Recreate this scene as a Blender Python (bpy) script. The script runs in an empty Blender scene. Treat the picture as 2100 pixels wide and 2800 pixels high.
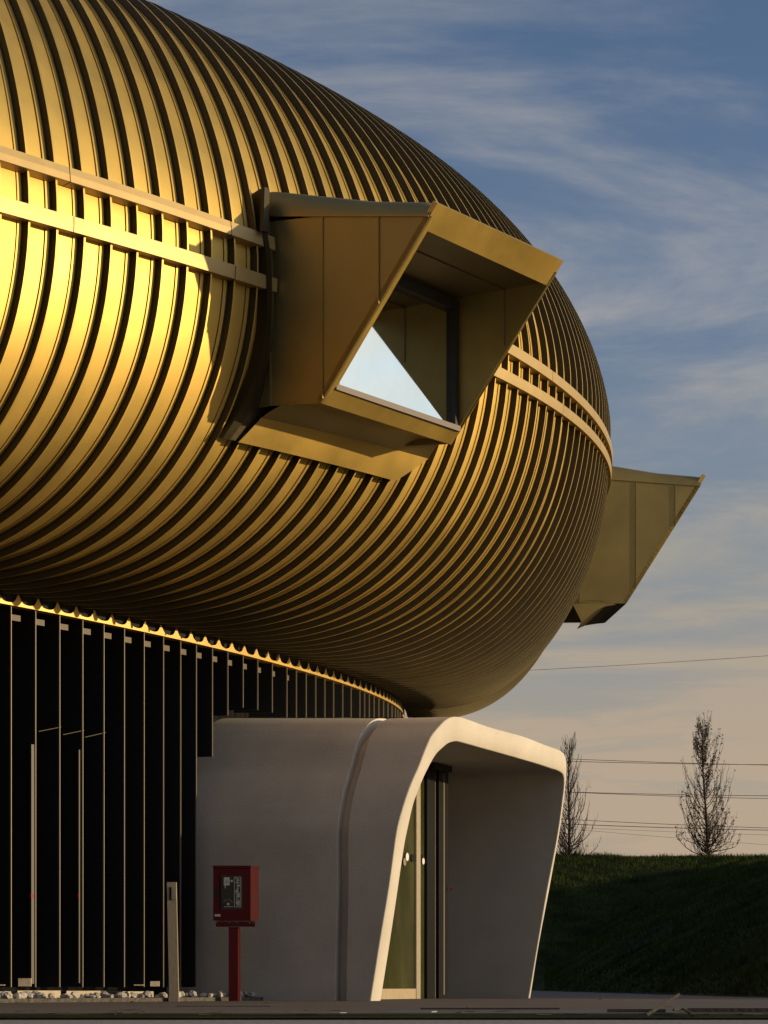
import bpy, math, random
import numpy as np
from mathutils import Vector
random.seed(4); RNG = np.random.default_rng(4)
SC = bpy.context.scene; COL = SC.collection
R = math.radians

# ------------------------------------------------------------ camera, light
EYE = 0.232; FPX = 7000.0; PCX = 1050.0; PHY = 2690.0
cam_d = bpy.data.cameras.new('camera'); cam = bpy.data.objects.new('camera', cam_d); COL.objects.link(cam)
cam.location = (0, 0, EYE); cam.rotation_euler = (R(90), 0, 0)
cam_d.sensor_fit = 'HORIZONTAL'; cam_d.sensor_width = 36; cam_d.lens = 36 * FPX / 2100
cam_d.shift_y = (PHY - 1400) / 2100 * 1.0; cam_d.shift_x = 0
cam_d.clip_start = 0.5; cam_d.clip_end = 20000
SC.camera = cam
SUN_AZ = 4.5; SUN_EL = 8.5     # azimuth: degrees from +X towards the camera
sun_vec = Vector((math.cos(R(SUN_AZ)) * math.cos(R(SUN_EL)), -math.sin(R(SUN_AZ)) * math.cos(R(SUN_EL)), math.sin(R(SUN_EL))))
sd = bpy.data.lights.new('sun', 'SUN'); sd.energy = 3.7; sd.angle = R(0.6); sd.color = (1.0, 0.745, 0.42)
sun = bpy.data.objects.new('sun', sd); COL.objects.link(sun); sun.rotation_euler = sun_vec.to_track_quat('Z', 'Y').to_euler()
w = bpy.data.worlds.new('World'); SC.world = w; w.use_nodes = True
nt = w.node_tree; nt.nodes.clear()
def N(nt, t, **k):
    n = nt.nodes.new(t)
    for a, b in k.items():
        if a.startswith('i_'):
            n.inputs[int(a[2:]) if a[2:].isdigit() else a[2:].replace('_', ' ')].default_value = b
        else: setattr(n, a, b)
    return n
def ramp(nt, stops, interp='LINEAR'):
    n = nt.nodes.new('ShaderNodeValToRGB'); n.color_ramp.interpolation = interp
    el = n.color_ramp.elements
    while len(el) < len(stops): el.new(0.5)
    for e, (p, c) in zip(el, stops):
        e.position = p; e.color = c if len(c) == 4 else (*c, 1)
    return n
sky = N(nt, 'ShaderNodeTexSky', sky_type='NISHITA', sun_disc=False, sun_elevation=R(SUN_EL), sun_rotation=R(90 + SUN_AZ), altitude=50, air_density=1.0, dust_density=0.8, ozone_density=2.0)
tc = N(nt, 'ShaderNodeTexCoord')
sep = N(nt, 'ShaderNodeSeparateXYZ'); nt.links.new(tc.outputs['Generated'], sep.inputs[0])
# thin streaked cloud layer: direction projected on a high plane
def M(nt, op, a, b=None, c=None, clamp=False):
    n = nt.nodes.new('ShaderNodeMath'); n.operation = op; n.use_clamp = clamp
    for i, v in enumerate((a, b, c)):
        if v is None: continue
        if isinstance(v, (int, float)): n.inputs[i].default_value = v
        else: nt.links.new(v, n.inputs[i])
    return n.outputs[0]
zz = M(nt, 'ADD', M(nt, 'MAXIMUM', sep.outputs[2], 0.0), 0.12)
px_ = M(nt, 'DIVIDE', sep.outputs[0], zz); py_ = M(nt, 'DIVIDE', sep.outputs[1], zz)
cmb = N(nt, 'ShaderNodeCombineXYZ'); nt.links.new(px_, cmb.inputs[0]); nt.links.new(py_, cmb.inputs[1])
mp = N(nt, 'ShaderNodeMapping'); mp.inputs['Rotation'].default_value = (0, 0, R(25)); mp.inputs['Scale'].default_value = (1.0, 1.6, 1); mp.inputs['Location'].default_value = (15.37, 23.21, 0)
nt.links.new(cmb.outputs[0], mp.inputs[0])
n1 = N(nt, 'ShaderNodeTexNoise'); n1.inputs['Scale'].default_value = 1.5; n1.inputs['Detail'].default_value = 11; n1.inputs['Roughness'].default_value = 0.60; n1.inputs['Distortion'].default_value = 0.5
nt.links.new(mp.outputs[0], n1.inputs['Vector'])
cr = ramp(nt, [(0.38, (0, 0, 0)), (0.72, (1, 1, 1))], 'EASE'); nt.links.new(n1.outputs[0], cr.inputs[0])
# warm veil low, cool high
el_r = ramp(nt, [(0.0, (0.66, 0.49, 0.34)), (0.09, (0.60, 0.48, 0.355)), (0.16, (0.50, 0.455, 0.385)), (0.27, (0.60, 0.57, 0.54)), (0.6, (0.42, 0.43, 0.45))]); nt.links.new(sep.outputs[2], el_r.inputs[0])
el_a = ramp(nt, [(0.0, (0.95, 0.95, 0.95)), (0.08, (0.80, 0.80, 0.80)), (0.15, (0.46, 0.46, 0.46)), (0.24, (0.18, 0.18, 0.18)), (0.34, (0.06, 0.06, 0.06)), (0.6, (0.03, 0.03, 0.03))]); nt.links.new(sep.outputs[2], el_a.inputs[0])
fac = M(nt, 'ADD', el_a.outputs[0], M(nt, 'MULTIPLY', cr.outputs[0], 0.72), clamp=True)
SKY_S = 0.11
skm = N(nt, 'ShaderNodeMix', data_type='RGBA', blend_type='MULTIPLY'); skm.inputs[0].default_value = 1
nt.links.new(sky.outputs[0], skm.inputs[6]); skm.inputs[7].default_value = (0.70, 0.82, 1.05, 1)
veil = N(nt, 'ShaderNodeMix', data_type='RGBA', blend_type='MULTIPLY'); veil.inputs[0].default_value = 1
nt.links.new(el_r.outputs[0], veil.inputs[6]); veil.inputs[7].default_value = (7.0, 7.0, 7.0, 1)
mx = N(nt, 'ShaderNodeMix', data_type='RGBA'); nt.links.new(fac, mx.inputs[0]); nt.links.new(skm.outputs[2], mx.inputs[6]); nt.links.new(veil.outputs[2], mx.inputs[7])
# brighter, warmer air around the low sun
dt = N(nt, 'ShaderNodeVectorMath', operation='DOT_PRODUCT'); nt.links.new(tc.outputs['Generated'], dt.inputs[0]); dt.inputs[1].default_value = tuple(sun_vec)
gl = M(nt, 'POWER', M(nt, 'MAXIMUM', dt.outputs['Value'], 0.0), 2.5)
glc = N(nt, 'ShaderNodeMix', data_type='RGBA'); glc.inputs[6].default_value = (1, 1, 1, 1); glc.inputs[7].default_value = (2.5, 2.4, 2.2, 1); nt.links.new(gl, glc.inputs[0])
gm = N(nt, 'ShaderNodeMix', data_type='RGBA', blend_type='MULTIPLY'); gm.inputs[0].default_value = 1; nt.links.new(mx.outputs[2], gm.inputs[6]); nt.links.new(glc.outputs[2], gm.inputs[7]); mx = gm
bg = N(nt, 'ShaderNodeBackground'); bg.inputs[1].default_value = SKY_S; nt.links.new(mx.outputs[2], bg.inputs[0])
ow = N(nt, 'ShaderNodeOutputWorld'); nt.links.new(bg.outputs[0], ow.inputs[0])
SC.view_settings.view_transform = 'Standard'; SC.view_settings.look = 'None'; SC.view_settings.gamma = 1; SC.view_settings.exposure = 0.0
try: SC.view_settings.use_curve_mapping = False
except Exception: pass
SC.render.engine = 'CYCLES'

# ------------------------------------------------------------ materials
def mat(name, col, rough=0.5, metal=0.0, noise=0.0, nscale=4.0, bump=0.0, bscale=40.0, spec=0.5, col2=None, rvar=0.0, stretch=(1, 1, 1), coat=0.0, objrand=0.0):
    m = bpy.data.materials.new(name); m.use_nodes = True; t = m.node_tree
    b = t.nodes['Principled BSDF']; b.inputs['Base Color'].default_value = (*col, 1)
    b.inputs['Roughness'].default_value = rough; b.inputs['Metallic'].default_value = metal; b.inputs['Specular IOR Level'].default_value = spec
    b.inputs['Coat Weight'].default_value = coat
    tc = t.nodes.new('ShaderNodeTexCoord'); mp = t.nodes.new('ShaderNodeMapping'); mp.inputs['Scale'].default_value = stretch
    t.links.new(tc.outputs['Object'], mp.inputs[0])
    if noise or col2 or rvar:
        n = t.nodes.new('ShaderNodeTexNoise'); n.inputs['Scale'].default_value = nscale; n.inputs['Detail'].default_value = 5; n.inputs['Roughness'].default_value = 0.6
        t.links.new(mp.outputs[0], n.inputs['Vector'])
        c2 = col2 or tuple(c * (1 - noise) for c in col); c1 = col if col2 else tuple(min(1, c * (1 + noise)) for c in col)
        r = ramp(t, [(0.32, c2), (0.68, c1)]); t.links.new(n.outputs[0], r.inputs[0]); t.links.new(r.outputs[0], b.inputs['Base Color'])
        if rvar:
            mr = t.nodes.new('ShaderNodeMapRange'); mr.inputs[1].default_value = 0.3; mr.inputs[2].default_value = 0.7
            mr.inputs[3].default_value = rough - rvar; mr.inputs[4].default_value = rough + rvar
            t.links.new(n.outputs[0], mr.inputs[0]); t.links.new(mr.outputs[0], b.inputs['Roughness'])
    if objrand:
        oi = t.nodes.new('ShaderNodeObjectInfo'); mr2 = t.nodes.new('ShaderNodeMapRange'); mr2.inputs[3].default_value = 1 - objrand; mr2.inputs[4].default_value = 1 + objrand
        t.links.new(oi.outputs['Random'], mr2.inputs[0]); vm = t.nodes.new('ShaderNodeVectorMath'); vm.operation = 'SCALE'
        t.links.new(mr2.outputs[0], vm.inputs['Scale'])
        if b.inputs['Base Color'].links: t.links.new(b.inputs['Base Color'].links[0].from_socket, vm.inputs[0])
        else: vm.inputs[0].default_value = col
        t.links.new(vm.outputs[0], b.inputs['Base Color'])
    if bump:
        n2 = t.nodes.new('ShaderNodeTexNoise'); n2.inputs['Scale'].default_value = bscale; n2.inputs['Detail'].default_value = 4
        t.links.new(mp.outputs[0], n2.inputs['Vector'])
        bp = t.nodes.new('ShaderNodeBump'); bp.inputs['Strength'].default_value = bump; bp.inputs['Distance'].default_value = 0.02
        t.links.new(n2.outputs[0], bp.inputs['Height']); t.links.new(bp.outputs[0], b.inputs['Normal'])
    return m
GOLD = (0.68, 0.50, 0.14)
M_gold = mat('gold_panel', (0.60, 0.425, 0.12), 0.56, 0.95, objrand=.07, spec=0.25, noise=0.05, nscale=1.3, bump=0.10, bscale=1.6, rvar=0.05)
M_rib_shaded = mat('gold_rib_shaded', (0.075, 0.062, 0.032), 0.5, 0.85, objrand=.06, noise=0.06, nscale=2, rvar=0.05)  # gold with shade painted in: base colour darkened to keep rib sides dark
M_trim = mat('pale_gold_trim', (0.46, 0.335, 0.14), 0.52, 0.62, objrand=.05, noise=0.06, nscale=3)
M_eave = mat('eave_gold', (0.62, 0.42, 0.12), 0.5, 0.45, noise=0.1, nscale=2)
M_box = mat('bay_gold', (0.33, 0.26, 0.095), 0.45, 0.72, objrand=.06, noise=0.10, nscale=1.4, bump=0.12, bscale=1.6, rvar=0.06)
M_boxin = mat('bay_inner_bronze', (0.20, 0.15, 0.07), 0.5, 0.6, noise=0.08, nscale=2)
M_dark = mat('dark_louvre', (0.008, 0.008, 0.009), 0.6, 0.0, spec=0.25)
M_edge = mat('louvre_edge', (0.21, 0.175, 0.12), 0.5, 0.3)
M_brk = mat('bracket_steel', (0.30, 0.25, 0.19), 0.5, 0.3, noise=0.15, nscale=20)
M_brkd = mat('bracket_dull', (0.12, 0.10, 0.08), 0.6, 0.2)
M_glassd = mat('dark_facade_glass', (0.010, 0.011, 0.013), 0.08, 0.0, spec=0.5)
M_mirror = mat('mirror_glass', (0.80, 0.83, 0.77), 0.03, 1.0, noise=0.05, nscale=1.2)
M_frame = mat('window_frame', (0.03, 0.03, 0.03), 0.4, 0.2)
M_sill = mat('window_sill', (0.14, 0.12, 0.105), 0.5, 0.2)
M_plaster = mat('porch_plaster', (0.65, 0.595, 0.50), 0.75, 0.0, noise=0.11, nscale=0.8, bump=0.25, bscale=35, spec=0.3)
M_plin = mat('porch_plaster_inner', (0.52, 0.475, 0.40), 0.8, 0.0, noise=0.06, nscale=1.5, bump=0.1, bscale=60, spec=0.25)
M_black = mat('black_metal', (0.012, 0.012, 0.012), 0.4, 0.3)
M_alu = mat('aluminium_mullion', (0.62, 0.54, 0.40), 0.4, 0.6, noise=0.1, nscale=30)
M_doorg = mat('door_glass', (0.055, 0.055, 0.022), 0.12, 0.0, noise=0.45, nscale=1.2, stretch=(1, 1, 0.5))
M_red = mat('red_paint', (0.052, 0.002, 0.003), 0.5, 0.0, spec=0.2, noise=0.08, nscale=8)
M_white = mat('white_sticker', (0.8, 0.8, 0.76), 0.6)
M_grey = mat('grey_label', (0.32, 0.33, 0.33), 0.6)
M_panelg = mat('cabinet_pane', (0.03, 0.032, 0.028), 0.2)
M_steel = mat('brushed_steel', (0.50, 0.41, 0.27), 0.5, 0.45, noise=0.15, nscale=60, bump=0.1, bscale=200, stretch=(1, 1, 0.15))
M_redbtn = mat('red_button', (0.5, 0.03, 0.03), 0.4)
M_pave = mat('paving', (0.105, 0.083, 0.066), 0.8, 0.0, noise=0.35, nscale=1.6, bump=0.4, bscale=14, stretch=(0.25, 1.6, 1))
M_asph = mat('asphalt', (0.27, 0.235, 0.215), 0.9, 0.0, noise=0.35, nscale=30, bump=0.5, bscale=30)
M_bed = mat('gravel_bed', (0.10, 0.09, 0.075), 0.95, 0.0, noise=0.5, nscale=12, bump=0.9, bscale=25)
M_kerb = mat('concrete_kerb', (0.52, 0.42, 0.28), 0.8, 0.0, noise=0.15, nscale=6, bump=0.2, bscale=30)
M_stone = mat('stone', (0.52, 0.48, 0.42), 0.85, 0.0, noise=0.3, nscale=6, bump=0.4, bscale=20)
M_grass = mat('grass_ground', (0.022, 0.026, 0.005), 0.95, 0.0, spec=0.05, noise=0.75, nscale=0.5, bump=0.8, bscale=5)
M_blade = mat('grass_blade', (0.036, 0.052, 0.008), 0.8, 0.0, spec=0.08, noise=0.5, nscale=0.6)
M_bark = mat('bark', (0.062, 0.043, 0.028), 0.9, 0.0, noise=0.3, nscale=5)
M_leaf = mat('dry_leaf', (0.050, 0.035, 0.018), 0.8, 0.0, noise=0.5, nscale=3)
M_leaf2 = mat('fallen_leaf', (0.30, 0.13, 0.05), 0.8, 0.0, noise=0.4, nscale=30)
M_cable = mat('power_line', (0.05, 0.05, 0.055), 0.7)
M_board = mat('weathered_board', (0.050, 0.042, 0.032), 0.75, 0.0, noise=0.3, nscale=3, bump=0.3, bscale=30)
M_slab = mat('pale_slab', (0.26, 0.27, 0.31), 0.8, 0.0, noise=0.2, nscale=4, bump=0.2)
M_roof = mat('roof_membrane', (0.12, 0.11, 0.10), 0.9)
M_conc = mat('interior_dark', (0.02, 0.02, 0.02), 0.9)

# ------------------------------------------------------------ mesh helpers
def link(name, V, Fc, m, parent=None, smooth=False, label=None):
    me = bpy.data.meshes.new(name); me.from_pydata([tuple(map(float, v)) for v in V], [], [tuple(map(int, f)) for f in Fc])
    me.materials.append(m)
    if smooth == 'edges': me.polygons.foreach_set('use_smooth', [True] * len(me.polygons)); me.set_sharp_from_angle(angle=0.45)
    elif smooth: me.polygons.foreach_set('use_smooth', [True] * len(me.polygons))
    me.update(); o = bpy.data.objects.new(name, me); COL.objects.link(o)
    if parent: o.parent = parent; o.matrix_parent_inverse = parent.matrix_world.inverted() if False else o.matrix_parent_inverse
    if label: o['label'] = label
    return o
class MB:
    def __init__(s): s.V = []; s.F = []
    def add(s, V, Fc):
        k = len(s.V); s.V += [tuple(v) for v in V]; s.F += [tuple(i + k for i in f) for f in Fc]; return s
    def hexa(s, c):     # 8 corners: bottom 4 ccw, top 4
        return s.add(c, [(3, 2, 1, 0), (4, 5, 6, 7), (0, 1, 5, 4), (1, 2, 6, 5), (2, 3, 7, 6), (3, 0, 4, 7)])
    def box(s, o, u, v, w_):
        o, u, v, w_ = map(np.array, (o, u, v, w_)); return s.hexa([o, o + u, o + u + v, o + v, o + w_, o + u + w_, o + u + v + w_, o + v + w_])
    def plate(s, poly, th):  # polygon extruded by vector th
        n = len(poly); p = [np.array(q, float) for q in poly]; th = np.array(th)
        return s.add(p + [q + th for q in p], [tuple(range(n))[::-1], tuple(range(n, 2 * n))] + [(i, (i + 1) % n, n + (i + 1) % n, n + i) for i in range(n)])
    def tube(s, P, r, sides=6, cap=True):
        P = [np.array(p, float) for p in P]; rr = r if hasattr(r, '__len__') else [r] * len(P); k = len(s.V)
        for i, p in enumerate(P):
            d = P[min(i + 1, len(P) - 1)] - P[max(i - 1, 0)]; d /= np.linalg.norm(d) + 1e-9
            a = np.cross(d, (0, 0, 1) if abs(d[2]) < .9 else (1, 0, 0)); a /= np.linalg.norm(a); b = np.cross(d, a)
            for j in range(sides):
                t = 2 * math.pi * j / sides; s.V.append(tuple(p + rr[i] * (math.cos(t) * a + math.sin(t) * b)))
        for i in range(len(P) - 1):
            for j in range(sides):
                j2 = (j + 1) % sides; s.F.append((k + i * sides + j, k + i * sides + j2, k + (i + 1) * sides + j2, k + (i + 1) * sides + j))
        if cap: s.F.append(tuple(k + j for j in range(sides))[::-1]); e = k + (len(P) - 1) * sides; s.F.append(tuple(e + j for j in range(sides)))
        return s
    def build(s, name, m, parent=None, smooth=False, label=None): return link(name, s.V, s.F, m, parent, smooth, label)
def grid_mesh(G):   # G [a,b,3] -> V,F
    a, b = G.shape[:2]; V = G.reshape(-1, 3); I = np.arange(a * b).reshape(a, b)
    return V, np.stack([I[:-1, :-1], I[1:, :-1], I[1:, 1:], I[:-1, 1:]], -1).reshape(-1, 4)
def empty(name, loc=(0, 0, 0)):
    o = bpy.data.objects.new(name, None); COL.objects.link(o); o.location = loc; return o
def tag(o, label=None, cat=None, group=None, kind=None):
    for k, v in (('label', label), ('category', cat), ('group', group), ('kind', kind)):
        if v: o[k] = v
    return o
def unproj(px, py, P0, nrm):     # ray through a photograph pixel to a world plane (used once, at build time, for measured points)
    d = np.array([(px - PCX) / FPX, 1.0, (PHY - py) / FPX]); o = np.array([0, 0, EYE]); nrm = np.array(nrm, float)
    return o + d * (np.dot(np.array(P0) - o, nrm) / np.dot(d, nrm))
def proj(P): return np.stack([PCX + FPX * P[..., 0] / P[..., 1], PHY - FPX * (P[..., 2] - EYE) / P[..., 1]], -1)
Z3 = np.array([0, 0, 1.0])

# ------------------------------------------------------------ hull surface (fitted)
NM = ['X0','pitch','c0','c1','c2','c3','H0','H1','H2','u0','u1','l0','l1','al0','al1','bl0','bl1','au0','au1','bu0','bu1','N','M','pl','pu','al2','bl2','au2','bu2','H3','c4','sk1','skl','sku','bl3','al3']
PV = [-3.862244, 0.401686, 0.83355, 0.007996, 0.002683, -8.7e-05, 8.510436, 0.046833, -0.001341, 0.560522, -0.056147, -0.001577, -0.039229, 3.602338, 0.064772, 3.690451, 0.047814, 4.475245, 0.054731, 4.778067, -0.043765, 23.679303, 11.644127, 2.160296, 1.667226, -0.002759, 0.001495, -0.002755, 0.002831, 9.5e-05, -2e-05, 0.0, 0.45108, -0.306668, -4.1e-05, 3.7e-05]
D = dict(zip(NM, PV)); PITCH = D['pitch']
g_ = np.arange(-9, 45, .05)
def heading(g): return np.minimum(D['c0'] + D['c1'] * g + D['c2'] * g**2 + D['c3'] * g**3 * .3 + D['c4'] * g**4 * .1, 2.8)
ph_ = np.where(g_ < 24, heading(g_), heading(np.array([24.0]))[0] + 0.035 * (g_ - 24))
Xc = np.cumsum(np.cos(ph_)) * .05; Yc = np.cumsum(np.sin(ph_)) * .05; i0 = np.searchsorted(g_, 0)
Xc = Xc - Xc[i0] + D['X0']; Yc = Yc - Yc[i0] + 28.0
def surf0(s, th):
    s = np.asarray(s, float); sp = s; s = np.clip(s, -9, 24)
    X = np.interp(sp, g_, Xc); Y = np.interp(sp, g_, Yc); ph = np.interp(sp, g_, ph_)
    H = D['H0'] + D['H1'] * s + D['H2'] * s**2 + D['H3'] * s**3
    al = D['al0'] + D['al1'] * s + D['al2'] * s**2 + D['al3'] * s**3; bl = D['bl0'] + D['bl1'] * s + D['bl2'] * s**2 + D['bl3'] * s**3
    au = D['au0'] + D['au1'] * s + D['au2'] * s**2; bu = D['bu0'] + D['bu1'] * s + D['bu2'] * s**2
    a = np.abs(th) * np.pi / 2; lo = th < 0; e = np.where(lo, 2 / D['pl'], 2 / D['pu'])
    c = np.cos(a).clip(1e-9)**e; sn = np.sin(a).clip(1e-9)**e
    o = np.where(lo, al, au) * (1 - c); z = H + np.where(lo, -bl, bu) * sn + EYE
    a2 = ph + np.where(lo, D['skl'], D['sku'])
    return np.stack([X - np.sin(a2) * o, Y + np.cos(a2) * o, z], -1)
def surf(s, th, off=0.0):
    """point of the rib-tip surface moved by off along its outward normal"""
    s, th, off = np.broadcast_arrays(np.asarray(s, float), np.asarray(th, float), np.asarray(off, float))
    P = surf0(s, th); t2 = np.clip(th, -.985, .985)
    t2 = np.where(np.abs(t2) < .01, .012, t2)
    ds = surf0(s + .02, t2) - surf0(s - .02, t2); dt = surf0(s, t2 + .005) - surf0(s, t2 - .005)
    n = np.cross(ds, dt); n /= np.linalg.norm(n, axis=-1, keepdims=True)
    lift = np.where(th < -.55, (.125 + .002 * np.clip(s, 0, 20)) * (((-th - .55) / .45).clip(0, 1))**2, 0)
    P = P + n * off[..., None]; P[..., 2] += lift
    return P
S_, T_ = np.meshgrid(np.linspace(-2, 24, 521), np.linspace(-1, 1, 401), indexing='ij'); P_ = surf0(S_, T_); Q_ = proj(P_)
def inv(px, py):
    d = (Q_[..., 0] - px)**2 + (Q_[..., 1] - py)**2
    dd = np.where(d < 60, P_[..., 1], 1e9) + d * 1e-2
    i = np.unravel_index(dd.argmin(), dd.shape); return float(S_[i]), float(T_[i])
def th_at(s, dz):
    s = np.asarray(s, float); sc = np.clip(s, -9, 24)
    bl = D['bl0'] + D['bl1'] * sc + D['bl2'] * sc**2 + D['bl3'] * sc**3; bu = D['bu0'] + D['bu1'] * sc + D['bu2'] * sc**2
    up = dz > 0; r = np.where(up, dz / bu, -dz / bl).clip(0, .99); e = np.where(up, 2 / D['pu'], 2 / D['pl'])
    a = np.arcsin(r**(1 / e)) / (np.pi / 2); return np.where(up, a, -a)

# ------------------------------------------------------------ bay geometry (measured)
def bay_geo(pts, phi, P0, W=None, ref=None):
    n = np.array([math.sin(phi), -math.cos(phi), 0]); t = np.array([math.cos(phi), math.sin(phi), 0])
    U = lambda x, y: unproj(x, y, P0, t)
    g = dict(n=n, t=t, P0=np.array(P0))
    g['A'] = U(*pts['A']); g['B'] = U(*pts['B']); g['wt0'] = U(*pts['wt0']); g['wt1'] = U(*pts['wt1']); g['wb0'] = U(*pts['wb0'])
    g['rg0'] = U(*pts['wt0']) + Z3 * .25
    if W is None:
        a, b = 0.5, 8
        for _ in range(50):
            m_ = (a + b) / 2
            if proj(g['A'] + t * m_)[0] < pts['Dx']: a = m_
            else: b = m_
        W = a
    g['W'] = W; return g
P1 = surf0(np.array(3.93), np.array(0.0))
PHI1 = math.atan2(7000, 4800)
b1 = bay_geo(dict(A=(1196, 556), B=(876, 1102), wt0=(735, 590), wt1=(1178, 590), wb0=(740, 1110), Dx=1541), PHI1, P1)
P2 = surf0(np.array(21.0), np.array(0.0)) + np.array([0, 1.0, 0])
PHI2 = R(94)
b2 = bay_geo(dict(A=(1930, 1301), B=(1713, 1650), wt0=(1600, 1305), wt1=(1916, 1328), wb0=(1585, 1650), Dx=0), PHI2, P2, W=b1['W'] * .9)
def in_bay(P, g):
    q = P - g['P0']; u = q @ g['t']; nn = q @ g['n']
    return (u > 0.12) & (u < g['W'] - 0.12) & (P[..., 2] > g['wb0'][2] + .30) & (P[..., 2] < g['wt0'][2] - .05)

# ------------------------------------------------------------ building
B = empty('museum_building', (0, 33, 0)); tag(B, 'golden ribbed metal museum building bulging out over a dark glazed ground floor', 'building')
bpy.context.view_layer.update()
def par(o, p=B):
    o.parent = p; o.matrix_parent_inverse = MI[p.name] if p.name in MI else MI.setdefault(p.name, p.matrix_world.inverted()); return o
MI = {}
HR = 0.094; NT = 72
TH = np.concatenate([np.linspace(-1, -.6, 22)[:-1], np.linspace(-.6, .6, 42)[:-1], np.linspace(.6, 1, 16)])
def sweep(si, prof, name, m, th=TH, cap=None):
    prof = np.array(prof); s = si + prof[:, 0][:, None] + 0 * th[None, :]
    G = surf(s, th[None, :] + 0 * s, prof[:, 1][:, None] + 0 * s)
    V, Fc = grid_mesh(G); row = np.repeat(np.arange(len(prof) - 1), len(th) - 1)
    c = V[Fc].mean(1); groups = [np.ones(len(Fc), bool)]
    for g in (b1, b2):
        cut = in_bay(c, g)
        if cut.any():
            zm = c[cut][:, 2].mean(); groups = [~cut & (c[:, 2] > zm), ~cut & (c[:, 2] <= zm)]
    for k in groups:
        if not k.any(): continue
        F2 = Fc[k]; used = np.unique(F2); re = -np.ones(len(V), int); re[used] = np.arange(len(used))
        o = link(name, V[used], re[F2], m, None, 'edges')
        if cap is not None:
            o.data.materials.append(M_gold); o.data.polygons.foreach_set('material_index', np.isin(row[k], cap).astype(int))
        par(o)
I0, I1 = -16, 66
for i in range(I0, I1):
    s = i * PITCH; h = HR
    sweep(s, [(-.062, -h - .004), (-.062, -h + .016), (-.045, -h + .016), (-.036, -.018), (-.030, 0), (-.005, 0), (0, -.006), (0, -h - .004)], 'rib', M_rib_shaded, cap=(4, 5, 6))  # sides take the shade-darkened colour, tips stay plain gold
    p = PITCH
    j = RNG.normal(0, .0015)
    sweep(s, [(-.002, -h + j), (.10, -h + .003 + j), (p - .130, -h + j), (p - .130, -h - .03), (p - .117, -h - .03), (p - .117, -h + .010), (p - .061, -h + .010)], 'panel', M_gold)
# horizontal double band around the belly, in folded lengths with joints
def band(u0, u1, hgt, joints):
    for a, b_ in zip(joints[:-1], joints[1:]):
        s = np.linspace(a + .006, b_ - .006, max(3, int((b_ - a) / .08)))
        k = np.minimum(1, np.maximum(.7, 1 - s * .012))
        zt = u0 + u1 * s; zb = zt - hgt * k
        rows = []
        for fz, off in ((0, -.10), (0, .035), (.02, .045), (.5, .047), (.98, .045), (1, .035), (1, -.10)):
            rows.append(surf(s, th_at(s, zt + (zb - zt) * fz), off))
        G = np.stack(rows)
        c = G.mean(0); q = c - b1['P0']; u = q @ b1['t']; q2 = c - b2['P0']; u2 = q2 @ b2['t']
        ok = ~(((u > 0) & (u < b1['W'])) | ((u2 > 0) & (u2 < b2['W'])))
        k0 = None
        for i_ in range(len(ok) + 1):
            if i_ < len(ok) and ok[i_]:
                k0 = i_ if k0 is None else k0
            elif k0 is not None:
                if i_ - k0 > 1: V, Fc = grid_mesh(G[:, k0:i_]); par(link('trim_band', V, Fc, M_trim))
                k0 = None
jo = [-6.3, -3.9, -1.62 + .2, .42, 2.62, 3.93, 7.4, 9.2, 11.0, 12.8, 14.6, 16.4, 18.2, 20.4, 22.5, 25]
sj = .0
band(D['u0'], D['u1'], .175, [-6.3, -4, -2.0, .55, 3.2 - .1, 5, 8.2, 11.3, 14.0, 16.8, 19.5, 22.5, 25])
band(D['l0'], D['l1'], .175, [-6.3, -4, -2.0, .58, 3.25 - .1, 5, 8.8, 11.9, 14.8, 17.5, 20.5, 23.5, 25])
# eave trim: a sunlit folded strip below the curved soffit
ss = np.linspace(I0 * PITCH, (I1 - 1) * PITCH, 260)
E0 = surf0(ss, -np.ones_like(ss))
nrm = np.gradient(E0, axis=0); nrm[:, 2] = 0; nrm /= np.linalg.norm(nrm, axis=1)[:, None]; nin = np.stack([-nrm[:, 1], nrm[:, 0], 0 * nrm[:, 0]], 1)
# nin points inward (left-away)
def strip(rows, name, m, step=None):
    G = np.stack(rows); V, Fc = grid_mesh(G); return par(link(name, V, Fc, m))
seg = 26
for k in range(0, 259, seg):
    e = min(k + seg, 259); sl = slice(k, e + 1); q = E0[sl]; n_ = nin[sl]
    sk = np.linspace(ss[k], ss[e], (e - k) * 14); P_e = surf0(sk, -np.ones_like(sk)); ni_ = np.stack([np.interp(sk, ss, nin[:, j]) for j in range(3)], 1)
    u_ = ((sk + .12) / PITCH) % 1.0; du = np.minimum(u_, 1 - u_) * PITCH
    hgt = .030 + .115 * np.clip(1.25 * np.exp(-(du / .050)**1.15), 0, 1)
    strip([P_e - ni_ * .0 + Z3 * hgt[:, None], P_e - ni_ * .0, P_e + ni_ * .16], 'eave_trim', M_eave)
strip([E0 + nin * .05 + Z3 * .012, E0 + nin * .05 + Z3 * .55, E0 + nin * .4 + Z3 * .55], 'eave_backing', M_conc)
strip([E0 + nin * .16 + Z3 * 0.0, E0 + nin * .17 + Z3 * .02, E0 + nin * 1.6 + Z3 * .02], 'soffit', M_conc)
# roof closure and rear shell so the volume is a closed body
T1 = surf0(ss, np.ones_like(ss)); cen = np.array([-14.0, 44.0, 0])
R1 = T1.copy(); R1[:, :2] = T1[:, :2] * .35 + cen[:2] * .65
R2 = R1.copy(); R2[:, 2] = 0
strip([T1, R1, R2], 'roof', M_roof)
strip([T1 + Z3 * .02 + nin * -.10, T1 + Z3 * .09 - nin * .10, T1 + Z3 * .09 + nin * .15], 'roof_capping', M_trim)
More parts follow.
